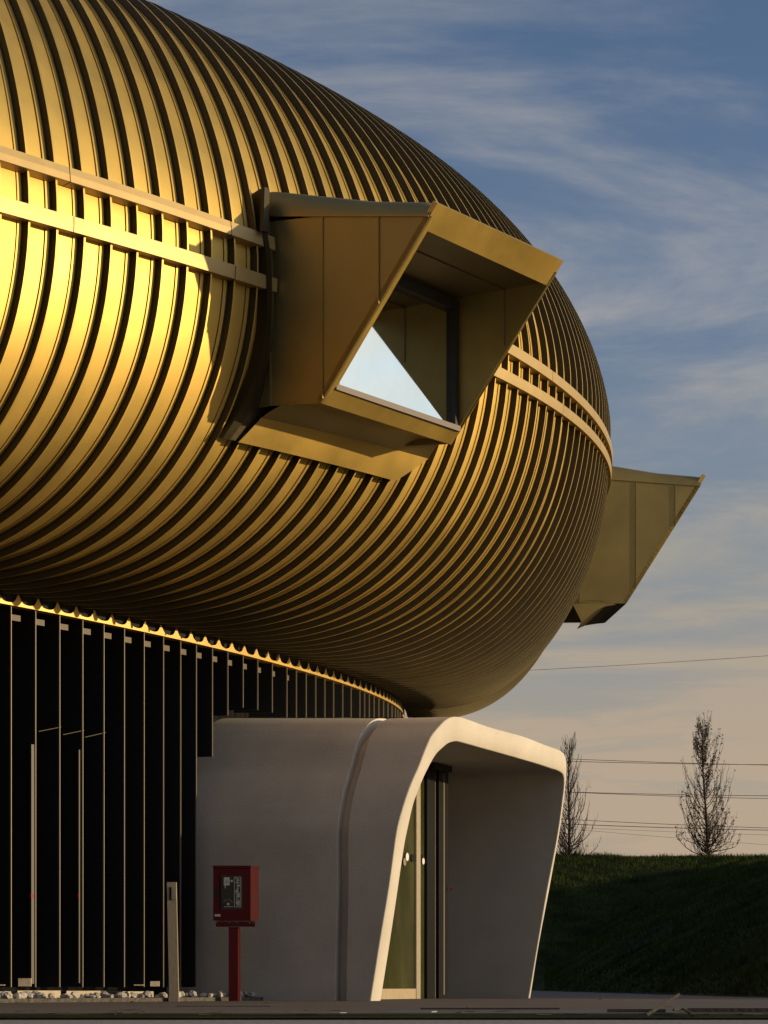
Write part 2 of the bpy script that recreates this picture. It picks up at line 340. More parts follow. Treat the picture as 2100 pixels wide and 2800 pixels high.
# ---- glazing and louvres under the eave
GZ = surf0(ss, -np.ones_like(ss)) + nin * 0.75
strip([np.c_[GZ[:, :2], E0[:, 2] + .3], np.c_[GZ[:, :2], 0 * GZ[:, 2] + .02]], 'glass_wall', M_glassd)
LX = [-106, -34, 35, 102, 168, 231, 289, 345, 399, 452, 499, 542, 586, 628, 670, 710, 750, 790, 816, 843, 869, 894, 918, 943, 966, 990, 1003, 1016, 1029, 1042, 1055, 1067, 1078, 1087, 1094, 1100, 1104]
QE = proj(E0); kmax = int(np.argmax(QE[:, 0]))
for i, lx in enumerate(LX):
    if lx < QE[0, 0] + 5: continue
    f = np.interp(lx, QE[:kmax + 1, 0], np.arange(kmax + 1)); k = int(round(f))
    lerp = lambda A: A[int(f)] * (1 - f % 1) + A[min(int(f) + 1, kmax)] * (f % 1)
    top = lerp(E0); ni = lerp(nin); ta = lerp(nrm)
    Y = top[1]
    zpx = lambda y: EYE + (PHY - y) * Y / FPX
    zb = zpx({586: 2069, 628: 1956, 670: 1935, 710: 1941, 750: 1948}.get(lx, 2699 if lx <= 543 else 1962))
    zt = top[2] - .005
    p0 = top + ni * .03; th = .016
    dirn = ni * .92 - ta * .38; L = .55 if lx < 800 else .42
    mb = MB(); a = p0 + dirn * th
    mb.box((a[0], a[1], zb), dirn * L, ta * .022, (0, 0, zt - zb)); lo = par(mb.build('louvre', M_dark))
    mb = MB(); mb.box((p0[0], p0[1], zb), dirn * th, ta * .009, (0, 0, zt - zb)); ed = mb.build('louvre_edge', M_edge); par(ed)
    if lx < 800:
        wdt = .20; q = p0 - ta * 0.0 + ni * .10
        mb = MB(); mb.box((q[0] + ta[0] * .06, q[1] + ta[1] * .06, zt - .16), ta * wdt, ni * .02, (0, 0, .075)); par(mb.build('bracket', M_brkd))
# dark return wall between last full louvre and porch
# door leaves behind the first louvres
for lx, y0, y1, col in ((107, 2035, 2690, M_brk), (232, 2050, 2688, M_brk)):
    f = np.interp(lx, QE[:kmax + 1, 0], np.arange(kmax + 1)); q = E0[int(f)] + nin[int(f)] * .04; ta = nrm[int(f)]
    z = lambda y: EYE + (PHY - y) * q[1] / FPX
    ww = .05 if lx < 200 else .022
    mb = MB(); mb.box((q[0], q[1], z(y1)), ta * ww, nin[int(f)] * .04, (0, 0, z(y0) - z(y1))); par(mb.build('door_stile', mat('door_stile_grey', (.03, .03, .025), .5)))
    mb = MB(); mb.box((q[0] - ta[0] * .002, q[1] - .006, z(2455)), ta * (ww + .004), nin[int(f)] * .04, (0, 0, .055)); par(mb.build('door_tape', mat('red_tape', (.22, .01, .015), .6)))
for x0, y0, x1, y1 in ((106, 2000, 167, 1988), (172, 2009, 230, 1997), (232, 2016, 289, 2003)):
    f = np.interp((x0 + x1) / 2, QE[:kmax + 1, 0], np.arange(kmax + 1)); q = E0[int(f)] + nin[int(f)] * .05
    a = unproj(x0, y0, q, nin[int(f)]); b = unproj(x1, y1, q, nin[int(f)])
    par(MB().tube([a, b], .0045, 5).build('door_head_bar', M_edge))

# ---- bay windows
def quadgrid(a, b, c, d, nu=12, nv=4, bow=None):
    u = np.linspace(0, 1, nu)[:, None, None]; v = np.linspace(0, 1, nv)[None, :, None]
    return (a * (1 - u) + b * u) * (1 - v) + (d * (1 - u) + c * u) * v
def bay(g, name_label, inner_px, wp_px, seams, under):
    n, t, W = g['n'], g['t'], g['W']; A, Bp = g['A'], g['B']
    fn = np.cross(t, A - Bp); fn /= np.linalg.norm(fn)
    if fn @ n < 0: fn = -fn
    if inner_px: g['inn'] = [unproj(x, y, A, fn) for x, y in inner_px]; g['outer'] = [A, A + t * W, Bp + t * W, Bp]
    else: g['outer'] = [A, A + t * W, Bp + t * W, Bp]
    TL, TR, BR, BL = g['outer']
    if not inner_px:
        # same member widths as the first bay, in its own axes
        up = (TL - BL) / np.linalg.norm(TL - BL)
        w1, w2, w3, w4 = FR
        g['inn'] = [TL + t * w1 - up * w2, TR - t * w3 - up * w2, BR - t * w3 + up * w4, BL + t * w1 + up * w4]
    inn = g['inn']
    # body: left wall, right wall, roof, underside, inner lining
    wt0, wt1, wb0 = g['wt0'], g['wt1'], g['wb0']; back = -n * .9
    mb = MB()
    body_poly = [wt1, wt0, wt0 + back, wb0 + back, wb0, Bp - fn * .02]
    mb.plate([p + t * W for p in body_poly], t * -.04)
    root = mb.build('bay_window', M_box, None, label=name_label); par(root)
    MI[root.name] = None
    bpy.context.view_layer.update(); MI[root.name] = root.matrix_world.inverted()
    def sub(o): return par(o, root)
    # side panels divided by seams (fractions along the wall)
    top = lambda f: wt0 + (wt1 - wt0) * f
    def botp(f):    # bottom edge of the wall polygon below the point top(f)
        p = top(f); d = (p - wt0) @ n; dB = (Bp - wt0) @ n; dA = (wt1 - wt0) @ n
        if d <= dB:
            r = max(0, (d - (wb0 - wt0) @ n) / max(1e-6, dB - (wb0 - wt0) @ n)); q = wb0 + (Bp - wb0) * min(1, r)
            q = q + Z3 * (.0)
            return q
        r = (d - dB) / (dA - dB); return Bp + (wt1 - Bp) * r
    fs = [0] + seams + [1]
    fB = float((Bp - wt0) @ n / ((wt1 - wt0) @ n))
    for a, b in zip(fs[:-1], fs[1:]):
        if a == 0: poly = [top(0) + back, top(b), botp(b)] + ([botp(fB)] if b > fB > a else []) + [wb0, wb0 + back]
        else: poly = [top(a), top(b)] + ([botp(b)] if b < .999 else []) + ([botp(fB)] if b > fB > a else []) + [botp(a)]
        poly = [p for p in poly]
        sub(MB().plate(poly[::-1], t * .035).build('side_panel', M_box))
    for f in seams:
        a, b = top(f), botp(f)
        sub(MB().box(b + n * -.006 - t * .018, n * .012, t * .02, a - b).build('seam', M_box))
    sub(MB().box(wb0 - t * .015 - n * .01, n * .02, t * .016, wt0 - wb0).build('seam', M_box))
    # rounded coping along the top of the side wall
    rows = []
    for k in range(9):
        a = k / 8 * math.pi / 2; r_ = []
        for f in np.linspace(-.35, 1, 24):
            base = wt0 + (wt1 - wt0) * f; hh = .34 - .11 * max(0, min(1, f * 1.6)) - .03 * f
            if f > .985: hh = (A - wt1)[2] + .01
            fr = base
            r_.append(fr + t * .22 * (1 - math.cos(a)) - t * .012 + Z3 * hh * math.sin(a) + Z3 * .0)
        rows.append(np.array(r_))
    G = np.stack(rows); V, Fc = grid_mesh(G); o = sub(link('coping', V, Fc, M_box, None, True))
    rl = [p for p in rows[-1]]
    far = [p + t * (W - .20) for p in rl]
    V, Fc = grid_mesh(np.stack([np.array(rl), np.array(far)])); sub(link('bay_roof', V, Fc, M_box))
    dd = wt1 - wt0
    sub(MB().box(wt0 - t * .022 - Z3 * .012 - dd * .1, dd * 1.09, t * .02, Z3 * .022).build('coping_seam', M_box))
    # front frame
    for k in range(4):
        o0, o1, i1, i0 = g['outer'][k], g['outer'][(k + 1) % 4], inn[(k + 1) % 4], inn[k]
        sub(MB().plate([o0, o1, i1, i0][::-1], -fn * .07).build('front_frame', M_gold if True else M_box))
    # lining
    wn = g['wn']   # window plane position along n (distance from P0)
    def toplane(p): return p + n * (wn - (p - g['P0']) @ n)
    ib = [p - fn * .072 for p in inn]; wb = [toplane(p) for p in ib]
    mb = MB()
    lid = [toplane(p) for p in ib]
    for nm, a, b in (('ceiling_lining', 0, 1), ('side_lining', 1, 2), ('sill_lining', 2, 3), ('side_lining', 3, 0)):
        mm = M_boxin
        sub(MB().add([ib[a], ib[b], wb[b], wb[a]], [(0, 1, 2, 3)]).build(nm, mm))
    fz = .42; a = ib[1] * (1 - fz) + wb[1] * fz; b0 = ib[2] * (1 - fz * .0) + wb[2] * 0
    # seam on the right lining
    pa = ib[1] + (wb[1] - ib[1]) * fz; pb_ = np.array([pa[0], pa[1], 0]); 
    # lower end on the slanted front edge
    dA = (ib[1] - pa) @ n; tot = (ib[1] - ib[2]) @ n; lowz = ib[1][2] + (ib[2][2] - ib[1][2]) * min(1, dA / max(tot, 1e-6))
    pb_[2] = lowz
    sub(MB().box(pb_ - t * .02, n * .014, t * .018, pa - pb_).build('seam', M_boxin))
    pc = ib[0] + (wb[0] - ib[0]) * fz
    sub(MB().box(pc - Z3 * .016, pa - pc, n * .014, Z3 * .014).build('seam', M_boxin))
    # window in the plane of the skin
    c = [toplane(q) + n * .01 for q in inn]; zt_ = c[0][2]; zb_ = c[2][2]
    x0 = c[0]; wv = c[1] - c[0]; wl = np.linalg.norm(wv); wu = wv / wl
    bl = np.array([x0[0], x0[1], zb_]); H_ = zt_ - zb_; fw = .09
    sub(MB().box(bl - wu * .05 + n * .02, wu * (wl + .1), n * -.03, Z3 * H_).build('window_pane', M_mirror))
    sub(MB().box(bl + wu * (wl - fw), wu * fw, n * .09, Z3 * H_).build('window_frame', M_frame))
    sub(MB().box(bl + n * .001, wu * fw, n * .09, Z3 * H_).build('window_frame', M_frame))
    sub(MB().box(bl + Z3 * (H_ - .13) + n * .002, wu * wl, n * .10, Z3 * .13).build('window_frame', M_frame))
    sub(MB().box(bl + n * .003, wu * wl, n * .11, Z3 * .07).build('window_sill', M_sill))
    return root, sub
_f = np.cross(b1['t'], b1['A'] - b1['B']); b1['wn'] = float((unproj(1259, 1179, b1['A'], _f) - b1['P0']) @ b1['n']) - .09
b1['inn'] = None
print('bay W', b1['W'], 'wn', b1['wn'], 'A', b1['A'], 'B', b1['B'], 'D proj', proj(b1['A'] + b1['t'] * b1['W']), 'C proj', proj(b1['B'] + b1['t'] * b1['W']))
root1, sub1 = bay(b1, 'large projecting bay with golden frame and reflecting pane', [(1169, 632), (1496, 781), (1259, 1179), (917, 1065)], None, [.345, .69], None)
up = (b1['A'] - b1['B']) / np.linalg.norm(b1['A'] - b1['B'])
q0 = b1['inn'][0] - b1['A']; q2 = b1['inn'][2] - b1['outer'][2]; q3 = b1['inn'][3] - b1['B']; q1 = b1['inn'][1] - b1['outer'][1]
FR = (float(q3 @ b1['t']), float(-(q0 @ up)), float(-(q2 @ b1['t'])), float(q3 @ up)); print('FR', FR)
b2['wn'] = b1['wn'] - float((b1['A'] - b1['P0']) @ b1['n']) + float((b2['A'] - b2['P0']) @ b2['n'])
root2, sub2 = bay(b2, 'farther bay seen side-on, projecting past the end of the hull', None, None, [.44, .78], None)
# underside and sloping skirt below the first bay
def hp(x, y, off): s, th = inv(x, y); return s, th, off
def hull_patch(c, off_t, off_b, nu=24, nv=6):   # corners TL,TR,BR,BL as (s,th)
    (a, b, c_, d) = [np.array(inv(*q)) for q in c]
    u = np.linspace(0, 1, nu)[:, None]; v = np.linspace(0, 1, nv)[None, :]
    st = [(a[k] * (1 - u) + b[k] * u) * (1 - v) + (d[k] * (1 - u) + c_[k] * u) * v for k in (0, 1)]
    return surf(st[0], st[1], (off_t * (1 - v) + off_b * v) * np.ones_like(u))
G = hull_patch([(700, 1135), (1152, 1250), (1073, 1315), (640, 1202)], .10, .06, 30, 6)
V, Fc = grid_mesh(G); sub1(link('skirt', V, Fc, M_gold, None, True))
n1_, t1_, W1 = b1['n'], b1['t'], b1['W']
top_edge = G[:, 0]; frm = np.array([b1['B'] - n1_ * .02 + t1_ * W1 * u for u in np.linspace(0, 1, 30)])
wb = np.array([b1['wb0'] + t1_ * W1 * u for u in np.linspace(0, 1, 30)])
rows = [frm + Z3 * .01]
for k in np.linspace(0, 1, 8)[1:]:
    bl = frm * (1 - k) + top_edge * k; bl[:, 2] += math.sin(math.pi * k) * .10; rows.append(bl)
V, Fc = grid_mesh(np.stack(rows)); sub1(link('underside', V, Fc, M_box, None, True))
V, Fc = grid_mesh(np.stack([G[:, -1], G[:, -1] + (surf(*[np.array(v) for v in (5.5, -.34)], -.2) - surf(*[np.array(v) for v in (5.5, -.34)], 0))])); sub1(link('skirt_return', V, Fc, M_boxin))
# upright flashing against the left wall of the bay, following the skin
L1 = [(697, 522), (712, 640), (722, 760), (718, 900), (690, 1010), (655, 1100), (596, 1196)]
L2 = [(722, 524), (738, 640), (742, 760), (744, 900), (744, 1000), (744, 1110), (640, 1206)]
Lm = [(709, 523), (724, 640), (732, 760), (730, 900), (716, 1010), (690, 1105), (620, 1201)]
def poly_surf(L, off, m=40):
    st = np.array([inv(*q) for q in L]); k = np.linspace(0, len(L) - 1, m)
    return surf(np.interp(k, range(len(L)), st[:, 0]), np.interp(k, range(len(L)), st[:, 1]), off)
a1, a2, a3 = poly_surf(L1, -.10), poly_surf(L1, .07), poly_surf(Lm, .05)
V, Fc = grid_mesh(np.stack([a1, a2, a3, poly_surf(Lm, .0), poly_surf(L2, .02)])); sub1(link('flashing', V, Fc, M_rib_shaded, None, False))
pst = MB(); q = poly_surf([(697, 522), (697, 640)], .10, 4)
sub1(MB().plate([q[0], q[0] + t1_ * .10, q[-1] + t1_ * .10, q[-1]], n1_ * .05).build('flashing_post', M_rib_shaded))
# underside of second bay
n2_, t2_, W2 = b2['n'], b2['t'], b2['W']
low2 = [(1713, 1650), (1685, 1653), (1655, 1658), (1632, 1668), (1610, 1684), (1590, 1700)]
rows = []
for (x, y), kw in zip(low2, (1, 1, 1, 1, .45, .08)):
    p = unproj(x, y, b2['P0'], t2_); rows.append(np.array([p + t2_ * W2 * kw * u for u in (0, .5, 1)]))
V, Fc = grid_mesh(np.stack(rows)); sub2(link('underside', V, Fc, M_boxin, None, True))
pl = [unproj(x, y, b2['P0'], t2_) for x, y in [(1560, 1640), (1640, 1640)] + low2[1:]]
sub2(MB().plate(pl, t2_ * .03).build('cheek_panel', M_box))

# ------------------------------------------------------------ entrance porch
PB = unproj(1014, 2737, (0, 34.7, 0), (0, 1, 0)); PB[2] = 0
PHP = math.atan2(7000, 2850)
pb = np.array([math.cos(PHP), math.sin(PHP), 0]); pa = np.array([math.sin(PHP), -math.cos(PHP), 0])   # along the mouth; out of the mouth
KT = .155; upv = Z3 + pa * KT; pn = np.cross(pb, upv); pn /= np.linalg.norm(pn)
if pn @ pa < 0: pn = -pn
OUT = [(1014,2738),(1039,2579),(1065,2421),(1084,2284),(1098,2225),(1114,2174),(1129,2135),(1145,2099),(1161,2058),(1177,2020),(1190,2001),(1204,1985),(1219,1970),(1236,1961),(1254,1960),(1275,1965),(1342,1989),(1432,2014),(1484,2034),(1520,2047),(1534,2053),(1543,2062),(1548,2078),(1549,2100),(1546,2150),(1531,2268),(1503,2425),(1472,2590),(1450,2731)]
INN = [(1041,2738),(1063,2598),(1082,2472),(1104,2323),(1116,2262),(1130,2201),(1143,2165),(1157,2130),(1171,2101),(1185,2075),(1197,2058),(1212,2044),(1224,2034),(1236,2029),(1249,2027),(1264,2030),(1314,2044),(1393,2066),(1472,2089),(1508,2101),(1522,2105),(1534,2111),(1541,2119),(1543,2140),(1539,2182),(1525,2284),(1497,2433),(1468,2598),(1446,2731)]
def up_pts(L): return np.array([unproj(x, y, PB, pn) for x, y in L])
def resamp(P, m):
    d = np.r_[0, np.cumsum(np.linalg.norm(np.diff(P, axis=0), axis=1))]; k = np.linspace(0, 1, m)
    j = np.interp(k, np.linspace(0, 1, len(P)), np.arange(len(P))); i = np.minimum(j.astype(int), len(P) - 2); f = j - i
    # catmull-rom
    A = np.vstack([2 * P[0] - P[1], P, 2 * P[-1] - P[-2]]); p0, p1, p2, p3 = A[i], A[i + 1], A[i + 2], A[i + 3]; f = f[:, None]
    return .5 * (2 * p1 + (p2 - p0) * f + (2 * p0 - 5 * p1 + 4 * p2 - p3) * f**2 + (3 * p1 - p0 - 3 * p2 + p3) * f**3)
MO = resamp(up_pts(OUT), 113); MI_ = resamp(up_pts(INN), 113)
for A in (MO, MI_): A[0, 2] = 0; A[-1, 2] = 0; A[:, 2] = np.maximum(A[:, 2], 0)
print('porch W', np.linalg.norm(MO[-1] - MO[0]), 'h', MO[:, 2].max())
# untilted section profile
def flat(A, setback, zs=1.0, shrink=0.0):
    """section at distance setback behind the foot of the mouth, cut upright"""
    P = A.copy(); P = P - np.outer((P - PB) @ pa, pa); P = P - np.outer([1] * len(P), pa) * setback
    P[:, 2] *= zs
    return P
GR0, GR1 = .46, .60   # the groove, metres behind the mouth foot
porch = MB()
def shell_seg(P0, P1, nrow=6):
    return np.stack([P0 * (1 - k) + P1 * k for k in np.linspace(0, 1, nrow)])
zs = lambda s: 1 + .010 * s
g1 = flat(MO, .36, zs(.36)); g2 = flat(MO, .53, zs(.53)); g3 = flat(MO, 3.1, zs(3.1))
MOb = MO.copy()
# slightly rounded lip
lip = MO * .5 + MI_ * .5
V, Fc = grid_mesh(np.concatenate([np.stack([MO - pa * .02]), np.stack([g1 + (MO - pa * .02 - g1) * k for k in (.75, .5, .25, 0)])])); porch.add(V, Fc)
mk = (g1[:, 2] > 1.0)
PE = None
po_root = empty('entrance_porch', tuple(PB)); bpy.context.view_layer.update()
tag(po_root, 'white rounded entrance porch with slanting sunlit mouth and glass doors', 'porch')
def psub(o): return par(o, po_root)
psub(link('front_shell', porch.V, porch.F, M_plaster, None, True))
# mouth face with soft edges
dirs = (MI_ - MO); dl = np.linalg.norm(dirs, axis=1)[:, None]; dirs = dirs / dl
rad = np.minimum(.012, dl * .15)
f0 = MO - pa * .02; f1 = MO + dirs * rad * .3 - pa * .006; f2 = MO + dirs * rad; f3 = MI_ - dirs * rad; f4 = MI_ - dirs * rad * .3 - pa * .006; f5 = MI_ - pa * .02
V, Fc = grid_mesh(np.stack([f0, f1, f2, f3, f4, f5])); psub(link('mouth_frame', V, Fc, M_plaster, None, True))
# recess between the two shells
tg = np.gradient(g1, axis=0); INSV = np.cross(tg, pa); INSV /= np.linalg.norm(INSV, axis=1)[:, None]
if INSV[5] @ pb < 0: INSV = -INSV
dI = (np.minimum(.17, np.linalg.norm(MI_ - MO, axis=1) * .6) * np.interp(np.arange(113), [0, 45, 75, 112], [1, 1, .05, .05]))[:, None]; g1i = g1 + INSV * dI; g2i = g2 + INSV * dI
V, Fc = grid_mesh(np.stack([g1, g1i, g2i, g2])); psub(link('shadow_gap', V, Fc, M_plaster))
V, Fc = grid_mesh(np.stack([g2 * (1 - k) + g3 * k for k in np.linspace(0, 1, 10)])); psub(link('rear_shell', V, Fc, M_plaster, None, True))
# lining to the doors
DS = 1.05      # doors set back
di = flat(MI_, DS)
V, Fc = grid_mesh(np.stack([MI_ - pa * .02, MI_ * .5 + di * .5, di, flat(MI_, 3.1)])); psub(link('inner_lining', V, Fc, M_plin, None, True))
# doors: plane across the tunnel
DP = PB - pa * DS
def dpt(x, y): return unproj(x, y, DP, pa)
def dbar(name, x0, x1, y0, y1, m, dep=.06, fwd=0.0):
    a = unproj(x0, y1, DP + pa * fwd, pa); b = unproj(x1, y1, DP + pa * fwd, pa); zt = unproj(x0, y0, DP + pa * fwd, pa)[2]; zb = max(.003, a[2])
    a[2] = b[2] = zb; return psub(MB().box(a, b - a, -pa * dep, Z3 * (zt - zb)).build(name, m))
dbar('door_glass', 1000, 1138, 2150, 2735, M_doorg, .012)
dbar('mullion', 1139, 1150, 2090, 2735, M_alu, .05, .04)
dbar('door_glass', 1150, 1168, 2090, 2735, M_doorg, .012, .005)
dbar('door_stile', 1168, 1190, 2080, 2735, M_black, .08, .05)
dbar('door_glass', 1190, 1200, 2100, 2735, M_brk, .02, .02)
dbar('door_stile', 1200, 1226, 2088, 2735, M_black, .08, .07)
dbar('seal', 1213, 1216, 2115, 2720, M_edge, .005, .074)
dbar('bottom_rail', 1020, 1138, 2704, 2735, M_steel, .04, .03)
dbar('door_glass', 1120, 1228, 1960, 2090, M_black, .02, -.01)
a = unproj(1190, 2102, DP + pa * .22, pa); b = unproj(1236, 2096, DP + pa * .22, pa); b[2] = a[2]
psub(MB().box(a, b - a, -pa * .25, Z3 * .09).build('door_operator', M_black))
def disc(name, x, y, r, m, fwd, ring=0):
    c = unproj(x, y, DP + pa * fwd, pa); V = []; nn = 20
    for k in range(nn): t = 2 * math.pi * k / nn; V.append(c + pb * r * math.cos(t) + Z3 * r * math.sin(t))
    return psub(MB().plate(V, pa * -.006).build(name, m))
for x, y, r, m in ((1114, 2343, .062, M_white), (1107, 2357, .060, M_brk), (1129, 2346, .060, M_black), (1154, 2346, .055, M_black), (1158, 2355, .050, M_white)):
    disc('door_sticker', x, y, r, m, .02 + .004 * (m is M_white))
c = unproj(1231, 2429, DP + pa * .12, pa)
psub(MB().tube([c, c + np.array([.035, -.0, 0])], .02, 12).build('push_button', M_redbtn))

# ------------------------------------------------------------ ground and terrain
def fr(o, name, label=None): return o
ground = MB().add([(-400, 4, -.03), (400, 4, -.03), (400, 3000, -.03), (-400, 3000, -.03)], [(0, 1, 2, 3)]).build('ground', M_grass); tag(ground, kind='structure')
pave = MB(); pave.box((-60, 20.1, -.25), (130, 0, 0), (0, 120, 0), (0, 0, .25)); o = pave.build('paving', M_pave); tag(o, kind='structure')
road = MB().add([(-60, 3, -.022), (70, 3, -.022), (70, 20.1, -.022), (-60, 20.1, -.022)], [(0, 1, 2, 3)]).build('road', M_asph); tag(road, kind='structure')
# grassy mound on the right, its foot running away from the camera
def mound_h(X, Y):
    foot = np.interp(Y, [0, 30, 43, 80, 120, 400], [8.3, 7.2, 6.45, 5.2, 5.2, 5.2]) + .0
    crest = np.interp(Y, [0, 43, 110, 400], [20, 18, 16.5, 16]); H = np.interp(Y, [0, 25, 60, 110, 140, 400], [3.2, 3.4, 4.3, 5.5, 6.6, 8])
    k = np.clip((X - foot) / (crest - foot), 0, 1); e = np.clip((Y - 30 - (X - 8) * .25) / 16, 0, 1); return H * (1 - (1 - k)**1.55) * e * e * (3 - 2 * e)
# far flank closes the view to the left
def terrain(X, Y):
    h = mound_h(X, Y)
    far = np.clip((Y - 88) / 42, 0, 1); far = far * far * (3 - 2 * far)
    return np.maximum(h, far * np.interp(X, [-80, 0, 6, 40], [5.0, 5.8, 6.6, 6.6])) 
gx = np.concatenate([np.linspace(-80, 0, 20)[:-1], np.linspace(0, 26, 90)[:-1], np.linspace(26, 90, 16)]); gy = np.concatenate([np.linspace(18, 44, 14)[:-1], np.linspace(44, 135, 110)[:-1], np.linspace(135, 300, 14)])
GX, GY = np.meshgrid(gx, gy, indexing='ij'); hz = terrain(GX, GY)
bumpy = sum(np.sin(GX * a + GY * b + c) * d for a, b, c, d in ((1.1, .37, 0, .05), (.53, .9, 1, .05), (2.3, 1.1, 2, .025), (.9, -1.7, 4, .03)))
hz = np.where(hz > .02, hz + bumpy * np.clip(hz, 0, 1), -.01)
V, Fc = grid_mesh(np.stack([GX, GY, hz], -1)); md = link('grass_mound', V, Fc, M_grass, None, True); tag(md, kind='structure')
def hz_at(x, y):
    i = np.clip(np.searchsorted(gx, x) - 1, 0, len(gx) - 2); j = np.clip(np.searchsorted(gy, y) - 1, 0, len(gy) - 2)
    u = (x - gx[i]) / (gx[i + 1] - gx[i]); v = (y - gy[j]) / (gy[j + 1] - gy[j])
    return hz[i, j] * (1 - u) * (1 - v) + hz[i + 1, j] * u * (1 - v) + hz[i, j + 1] * (1 - u) * v + hz[i + 1, j + 1] * u * v
# unseen rise, behind and left, added to block low sky and darken reflections
added_hill = []
for r_, z_ in ((46, -.2), (54, 12), (60, 20), (68, 25), (95, 27), (140, 14)):
    added_hill.append([(r_ * math.cos(a) - 4, 14 + r_ * math.sin(a), z_ * (1 + .10 * math.sin(a * 7) + .06 * math.sin(a * 17 + 1)) if z_ > 0 else z_) for a in np.linspace(R(140), R(305), 60)])
V, Fc = grid_mesh(np.array(added_hill)); o = link('added_hill', V, Fc, M_grass, None, True); tag(o, kind='structure')
# grass blades, uncountable
ng = 90000
yy = 40 + 95 * RNG.random(ng)**.9; xx = (yy * (440 + 640 * RNG.random(ng)) / 7000)
h0 = hz_at(xx, yy); k = h0 > .02; xx, yy, h0 = xx[k], yy[k], h0[k]; m_ = len(xx)
ang = RNG.random(m_) * math.pi; wd = .012 + .012 * RNG.random(m_); ht = (.05 + .11 * RNG.random(m_)) * (1 + (yy > 90) * .3)
clump = .6 + .8 * (np.sin(xx * 1.7 + np.sin(yy * .8) * 2) * np.sin(yy * .9 + xx) > .2); ht *= clump; lean = RNG.normal(0, .06, (m_, 2))
V = np.empty((m_, 3, 3)); cx_, sx_ = np.cos(ang) * wd, np.sin(ang) * wd
V[:, 0] = np.stack([xx - cx_, yy - sx_, h0 - .02], 1); V[:, 1] = np.stack([xx + cx_, yy + sx_, h0 - .02], 1); V[:, 2] = np.stack([xx + lean[:, 0], yy + lean[:, 1], h0 + ht], 1)
me = bpy.data.meshes.new('grass'); me.from_pydata(V.reshape(-1, 3).tolist(), [], np.arange(m_ * 3).reshape(-1, 3).tolist()); me.materials.append(M_blade)
go = bpy.data.objects.new('grass', me); COL.objects.link(go); tag(go, 'short dark grass covering the shaded mound', 'grass', kind='stuff')

# gravel strip and concrete kerb below the louvres
foot = [(E0[k_][:2] - nin[k_][:2] * .75) for k_ in range(0, kmax + 1)]; foot = np.array(foot)
inn_ = np.array([(E0[k_][:2] + nin[k_][:2] * .72) for k_ in range(0, kmax + 1)])
keep = proj(np.c_[foot, 0 * foot[:, :1] + .1])[:, 0] < 1300
foot, inn_ = foot[keep], inn_[keep]
V, Fc = grid_mesh(np.stack([np.c_[foot, 0 * foot[:, :1] - .01], np.c_[foot, 0 * foot[:, :1] + .05], np.c_[inn_, 0 * foot[:, :1] + .06]])); o = link('gravel_bed', V, Fc, M_bed); tag(o, kind='structure')
km = np.array([(E0[k_] - nin[k_] * .05)[:2] for k_ in range(kmax + 1)]); ki = np.array([(E0[k_] + nin[k_] * .30)[:2] for k_ in range(kmax + 1)]); PX = proj(np.c_[km, 0 * km[:, :1] + .1])[:, 0]
def kerb(x0, x1, z0, z1):
    k_ = np.where((PX >= x0) & (PX <= x1))[0]
    if len(k_) < 2: return
    a, b = km[k_], ki[k_]; c = lambda q, z: np.c_[q, 0 * q[:, :1] + z]
    V, Fc = grid_mesh(np.stack([c(a, z0), c(a, z1), c(b, z1)])); par(link('kerb', V, Fc, M_kerb))
for q in ((-160, 35, 0, .135), (34, 176, 0, .145), (176, 302, 0, .14), (330, 425, 0, .13)): kerb(*q)
for x, y, w_, h_ in ((50, 2697, 34, 22), (366, 2695, 26, 3), (411, 2697, 24, 14), (-8, 2695, 20, 3)):
    q = unproj(x, y, (0, 30.0, 0), (.62, -.78, 0)); par(MB().box(q, (w_ / 7000 * q[1], .02, 0), (0, .04, 0), (0, 0, h_ / 7000 * q[1])).build('foot_bracket', M_kerb))
# stones
def rock(name, c, r, sq, seed):
    rr = random.Random(seed); V = []; F_ = []
    ni_, nj = 5, 8
    V.append((0, 0, 1))
    for i in range(1, ni_):
        for j in range(nj):
            a = math.pi * i / ni_; b = 2 * math.pi * j / nj; k = 1 + rr.uniform(-.22, .22)
            V.append((math.sin(a) * math.cos(b) * k, math.sin(a) * math.sin(b) * k, math.cos(a) * (1 + rr.uniform(-.15, .15))))
    V.append((0, 0, -1)); e = len(V) - 1
    for j in range(nj): F_.append((0, 1 + j, 1 + (j + 1) % nj)); F_.append((e, e - nj + (j + 1) % nj, e - nj + j))
    for i in range(ni_ - 2):
        for j in range(nj): a = 1 + i * nj; F_.append((a + j, a + nj + j, a + nj + (j + 1) % nj, a + (j + 1) % nj))
    me = bpy.data.meshes.new(name)
    me.from_pydata([(x * r, y * r * .8, z * r * sq) for x, y, z in V], [], F_); me.materials.append(M_stone); me.update(); return me
RM = [rock('stone', 0, 1, .62, s) for s in range(9)]
nst = 0
def stone(px, dn, r, label, z=None):
    f = np.interp(px, proj(np.c_[foot, 0 * foot[:, :1] + .05])[:, 0], np.arange(len(foot))); i = int(f)
    p = foot[i] * (1 - dn) + inn_[i] * dn
    o = bpy.data.objects.new('stone', random.choice(RM)); COL.objects.link(o)
    o.location = (p[0], p[1], .05 + r * .45 if z is None else z); o.scale = (r, r * random.uniform(.8, 1.1), r * random.uniform(.8, 1.25)); o.rotation_euler = (random.uniform(-.3, .3), random.uniform(-.3, .3), random.uniform(0, 6.28))
    tag(o, label, 'stone', 'loose stones along the foot of the facade')
